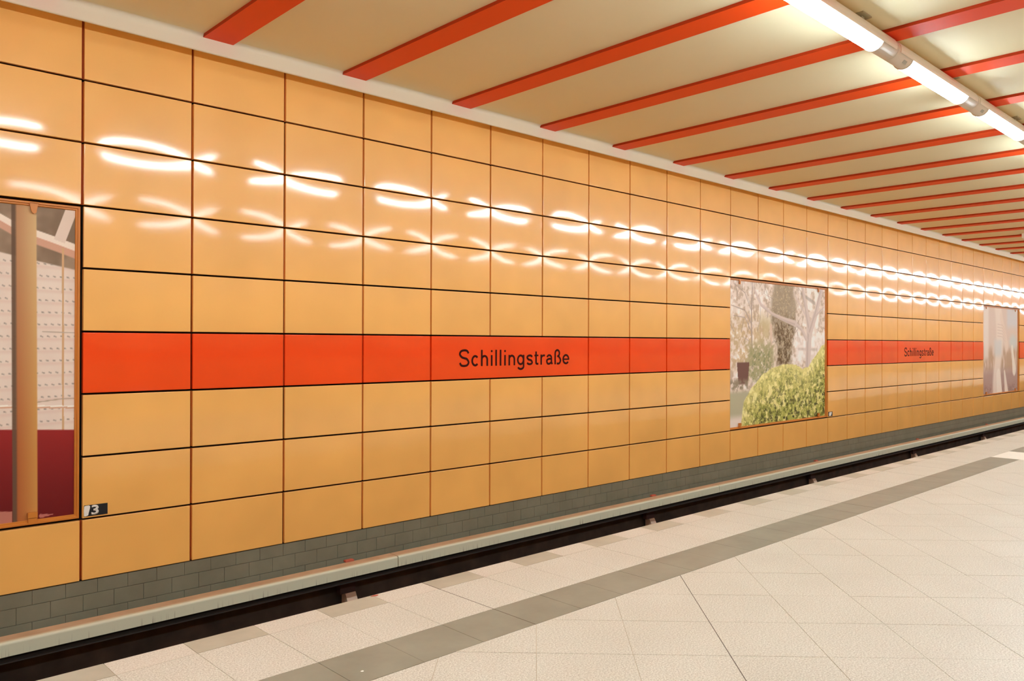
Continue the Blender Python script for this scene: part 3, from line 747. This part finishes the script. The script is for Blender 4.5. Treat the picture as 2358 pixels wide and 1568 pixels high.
# ------------------------------------------------------------------ number plates beside the posters
def number_plate(x, label, three):
    e = empty('number_plate', (x, -0.001, 0.1665), label, 'sign')
    obj('plate', fix_normals(MB().box(0, 0.188, -0.004, 0.0, -0.049, 0.046).mesh('plate', M['plate'])), e)
    bl = [(-0.0, -0.046), (0.012, -0.047), (0.024, -0.044), (0.033, -0.040), (0.036, -0.022), (0.041, -0.002), (0.046, 0.018), (0.048, 0.034), (0.040, 0.043), (0.018, 0.043), (0.002, 0.040), (-0.002, 0.0)]
    if not three: bl = [(0.03+x_*2.6, z_*0.86) for x_, z_ in bl]
    n = len(bl); Vv = [(x_, -0.0062, z_) for x_, z_ in bl]+[(x_, -0.003, z_) for x_, z_ in bl]
    p = obj('paint_patch', fix_normals(mesh_from('paint_patch', Vv, [tuple(range(n)), tuple(range(2*n-1, n-1, -1))]+[(i, (i+1) % n, n+(i+1) % n, n+i) for i in range(n)], M['white_paint'])), e)
    p['label'] = 'white rubbed paint patch'
    if three:
        t = obj('lettering', text_mesh('3', 0.112, 0.058, 0.0015, M['white_paint'], 0.03, 'numeral'), e, (0.087, -0.0045, -0.038)); t['label'] = 'white numeral 3'
number_plate(0.0215, 'small black plate with white number 3 at the lower left panel, by the facade poster', True)
number_plate(14.115, 'tiny black and white plate at the lower right corner of the garden poster', False)

# ------------------------------------------------------------------ third rail under its cover, on supports
cp = [(-0.360, -0.812), (-0.360, -0.722)]
for i in range(1, 7):
    a = i/6*math.pi/2; cp.append((-0.360+0.022*(1-math.cos(a)), -0.722+0.022*math.sin(a)))
cp += [(-0.200, -0.698)]
for i in range(1, 4):
    a = i/3*math.pi/2; cp.append((-0.200+0.02*math.sin(a), -0.718+0.020*math.cos(a)))
cp += [(-0.180, -0.80), (-0.192, -0.80), (-0.192, -0.722), (-0.205, -0.712), (-0.335, -0.712), (-0.348, -0.724), (-0.348, -0.812)]
LC = 6.37
COVERS = {}
names = {-1: 'pale rail cover length running in from the left edge, below the facade poster',
         0: 'pale rail cover length below the station name panel, second from the left',
         1: 'pale rail cover length below the garden poster, third from the left',
         2: 'distant pale rail cover length below the farther station name panel',
         3: 'farthest visible pale rail cover length, below the far poster at the right edge'}
for n in range(-2, 8):
    x0 = 3.046+LC*n; e = empty('rail_cover', (x0, 0, 0), names.get(n, 'pale rail cover length outside the picture'), 'rail cover', 'rail covers along the track')
    me = MB().extrude_x(cp, 0.005, LC-0.005).mesh('cover_board', M['cover']); fix_normals(me)
    obj('cover_board', me, e); COVERS[n] = e
clipme = fix_normals(MB().bevbox(-0.112, -0.012, -0.203, -0.155, -0.6975, -0.677, 0.006).mesh('clip', M['clip_red']))
pos = ['nearest rail support, tan sloping foot and dark post above the red-marked edge tile', 'second rail support from the left, below and left of the garden poster',
       'third rail support from the left, below the garden poster', 'fourth rail support, below the farther station name panel', 'farthest rail support in view, below the far poster']
for n in range(-1, 9):
    x = 2.60+5.33*n
    lab = pos[n] if 0 <= n < 5 else 'rail support outside the picture'
    e = empty('rail_support', (x, 0, TRACK_Z), lab, 'rail support', 'supports carrying the covered rail')
    fm = MB().extrude_x([(-0.03, 0.0), (-0.03, 0.19), (-0.100, 0.19), (-0.108, 0.186), (-0.205, 0.012), (-0.205, 0.0)], -0.055, 0.070)
    obj('foot', fix_normals(fm.mesh('foot', M['support'])), e)
    obj('post', fix_normals(MB().bevbox(-0.115, 0.072, -0.098, -0.03, 0.19, 0.38, 0.004).box(-0.09, 0.05, -0.16, -0.04, 0.36, 0.425).mesh('post', M['post'])), e)
    ci = max(-2, min(7, math.floor((x-3.046)/LC))); cv = COVERS[ci]
    c_ = obj('clip', clipme, cv, (x-(3.046+LC*ci), 0, 0)); c_['label'] = 'red clip on the cover'
rp = [(y_, z+0.018) for y_, z in [(-0.305, -0.775), (-0.235, -0.775), (-0.235, -0.80), (-0.262, -0.812), (-0.262, -0.86), (-0.23, -0.88), (-0.23, -0.90), (-0.31, -0.90), (-0.31, -0.88), (-0.278, -0.86), (-0.278, -0.812), (-0.305, -0.80)]]
obj('power_rail', fix_normals(MB().extrude_x(rp, XL+0.1, XR-0.1).mesh('power_rail', M['steel'])), None, label='dark steel power rail hidden under the pale covers', category='rail')

# ------------------------------------------------------------------ lamps
LP, LL, LR, LY, LZ = 2.27, 1.57, 0.095, -4.54, 4.345
def arc(r, a0, a1, n): return [(r*math.cos(math.radians(a0+(a1-a0)*i/n)), r*math.sin(math.radians(a0+(a1-a0)*i/n))) for i in range(n+1)]
hz_ = MB().extrude_x(arc(0.089, 0, 360, 24)[:-1], 0.002, LP-0.002).mesh('housing', M['housing'])
fix_normals(hz_)
for p in hz_.polygons: p.use_smooth = len(p.vertices) == 4
S0 = 0.35
top_ = MB().extrude_x(arc(0.097, -11, 200, 14)+[(-0.084, -0.02), (0.0, 0.02), (0.086, -0.010)], 0.05, LP-0.05).mesh('hood', M['housing'])
fix_normals(top_)
dprof = arc(LR, 203, 347, 18)
dm = MB().extrude_x(dprof+[(0.0, 0.02)], S0, S0+LL).mesh('diffuser', M['diffuser']); fix_normals(dm)
dmf = dm.copy(); dmf.materials.clear(); dmf.materials.append(M['diffuser_far'])
capm = fix_normals(MB().extrude_x(arc(0.098, 200, 350, 16)+[(0.0, 0.0)], 0, 0.012).mesh('end_cap', M['housing']))
brk = MB().box(-0.03, 0.03, -0.035, 0.035, 0.08, CEIL_Z-LZ-0.002).box(-0.09, 0.09, -0.075, 0.075, CEIL_Z-LZ-0.012, CEIL_Z-LZ)
M['bracket'] = mat('bracket_olive', (0.42, 0.38, 0.25), 0.6); brk = fix_normals(brk.mesh('bracket', M['bracket']))
lblm = fix_normals(MB().box(-0.04, 0.04, -0.0025, 0.0, -0.016, 0.016).mesh('label_plate', M['grey_label']))
lnames = {-1: 'bright tube lamp at the top edge, nearest of the ceiling row', 0: 'bright tube lamp in the middle of the visible ceiling row', 1: 'bright tube lamp cut by the right edge of the picture'}
for row, yy in ((0, LY), (1, -9.82)):
    for n in range(-8, 33):
        x0 = 5.93-S0+LP*n + (LP if row else 0)
        lab = lnames.get(n) if row == 0 else None
        e = empty('tube_lamp', (x0, yy, LZ), lab or ('tube lamp outside the picture, %s row' % ('near' if row == 0 else 'far')), 'ceiling lamp', 'tube lamps in a line along the ceiling' if row == 0 else 'tube lamps over the other platform side')
        if row: e.rotation_euler = (0, 0, math.pi)
        obj('housing', hz_, e); obj('hood', top_, e); obj('diffuser', dmf if row else dm, e, label='glowing white diffuser'); obj('end_cap', capm, e, (S0-0.012, 0, 0)); obj('end_cap', capm, e, (S0+LL, 0, 0))
        obj('bracket', brk, e, (S0+LL-0.30, 0, 0))
        if row == 0:
            o_ = obj('label_plate', lblm, e, (S0-0.12, -0.0885*math.cos(math.radians(52)), -0.0885*math.sin(math.radians(52)))); o_.rotation_euler = (math.radians(38), 0, 0)
# small white ceiling speaker far down the hall
e = empty('ceiling_speaker', (21.55, -1.72, CEIL_Z), 'small white box on the ceiling at the right edge', 'speaker')
sp = MB().bevbox(-0.07, 0.07, -0.07, 0.07, 0, 0.13, 0.015).mesh('body', M['white_paint']); fix_normals(sp)
o_ = obj('body', sp, e); o_.rotation_euler = (math.pi, 0, 0)
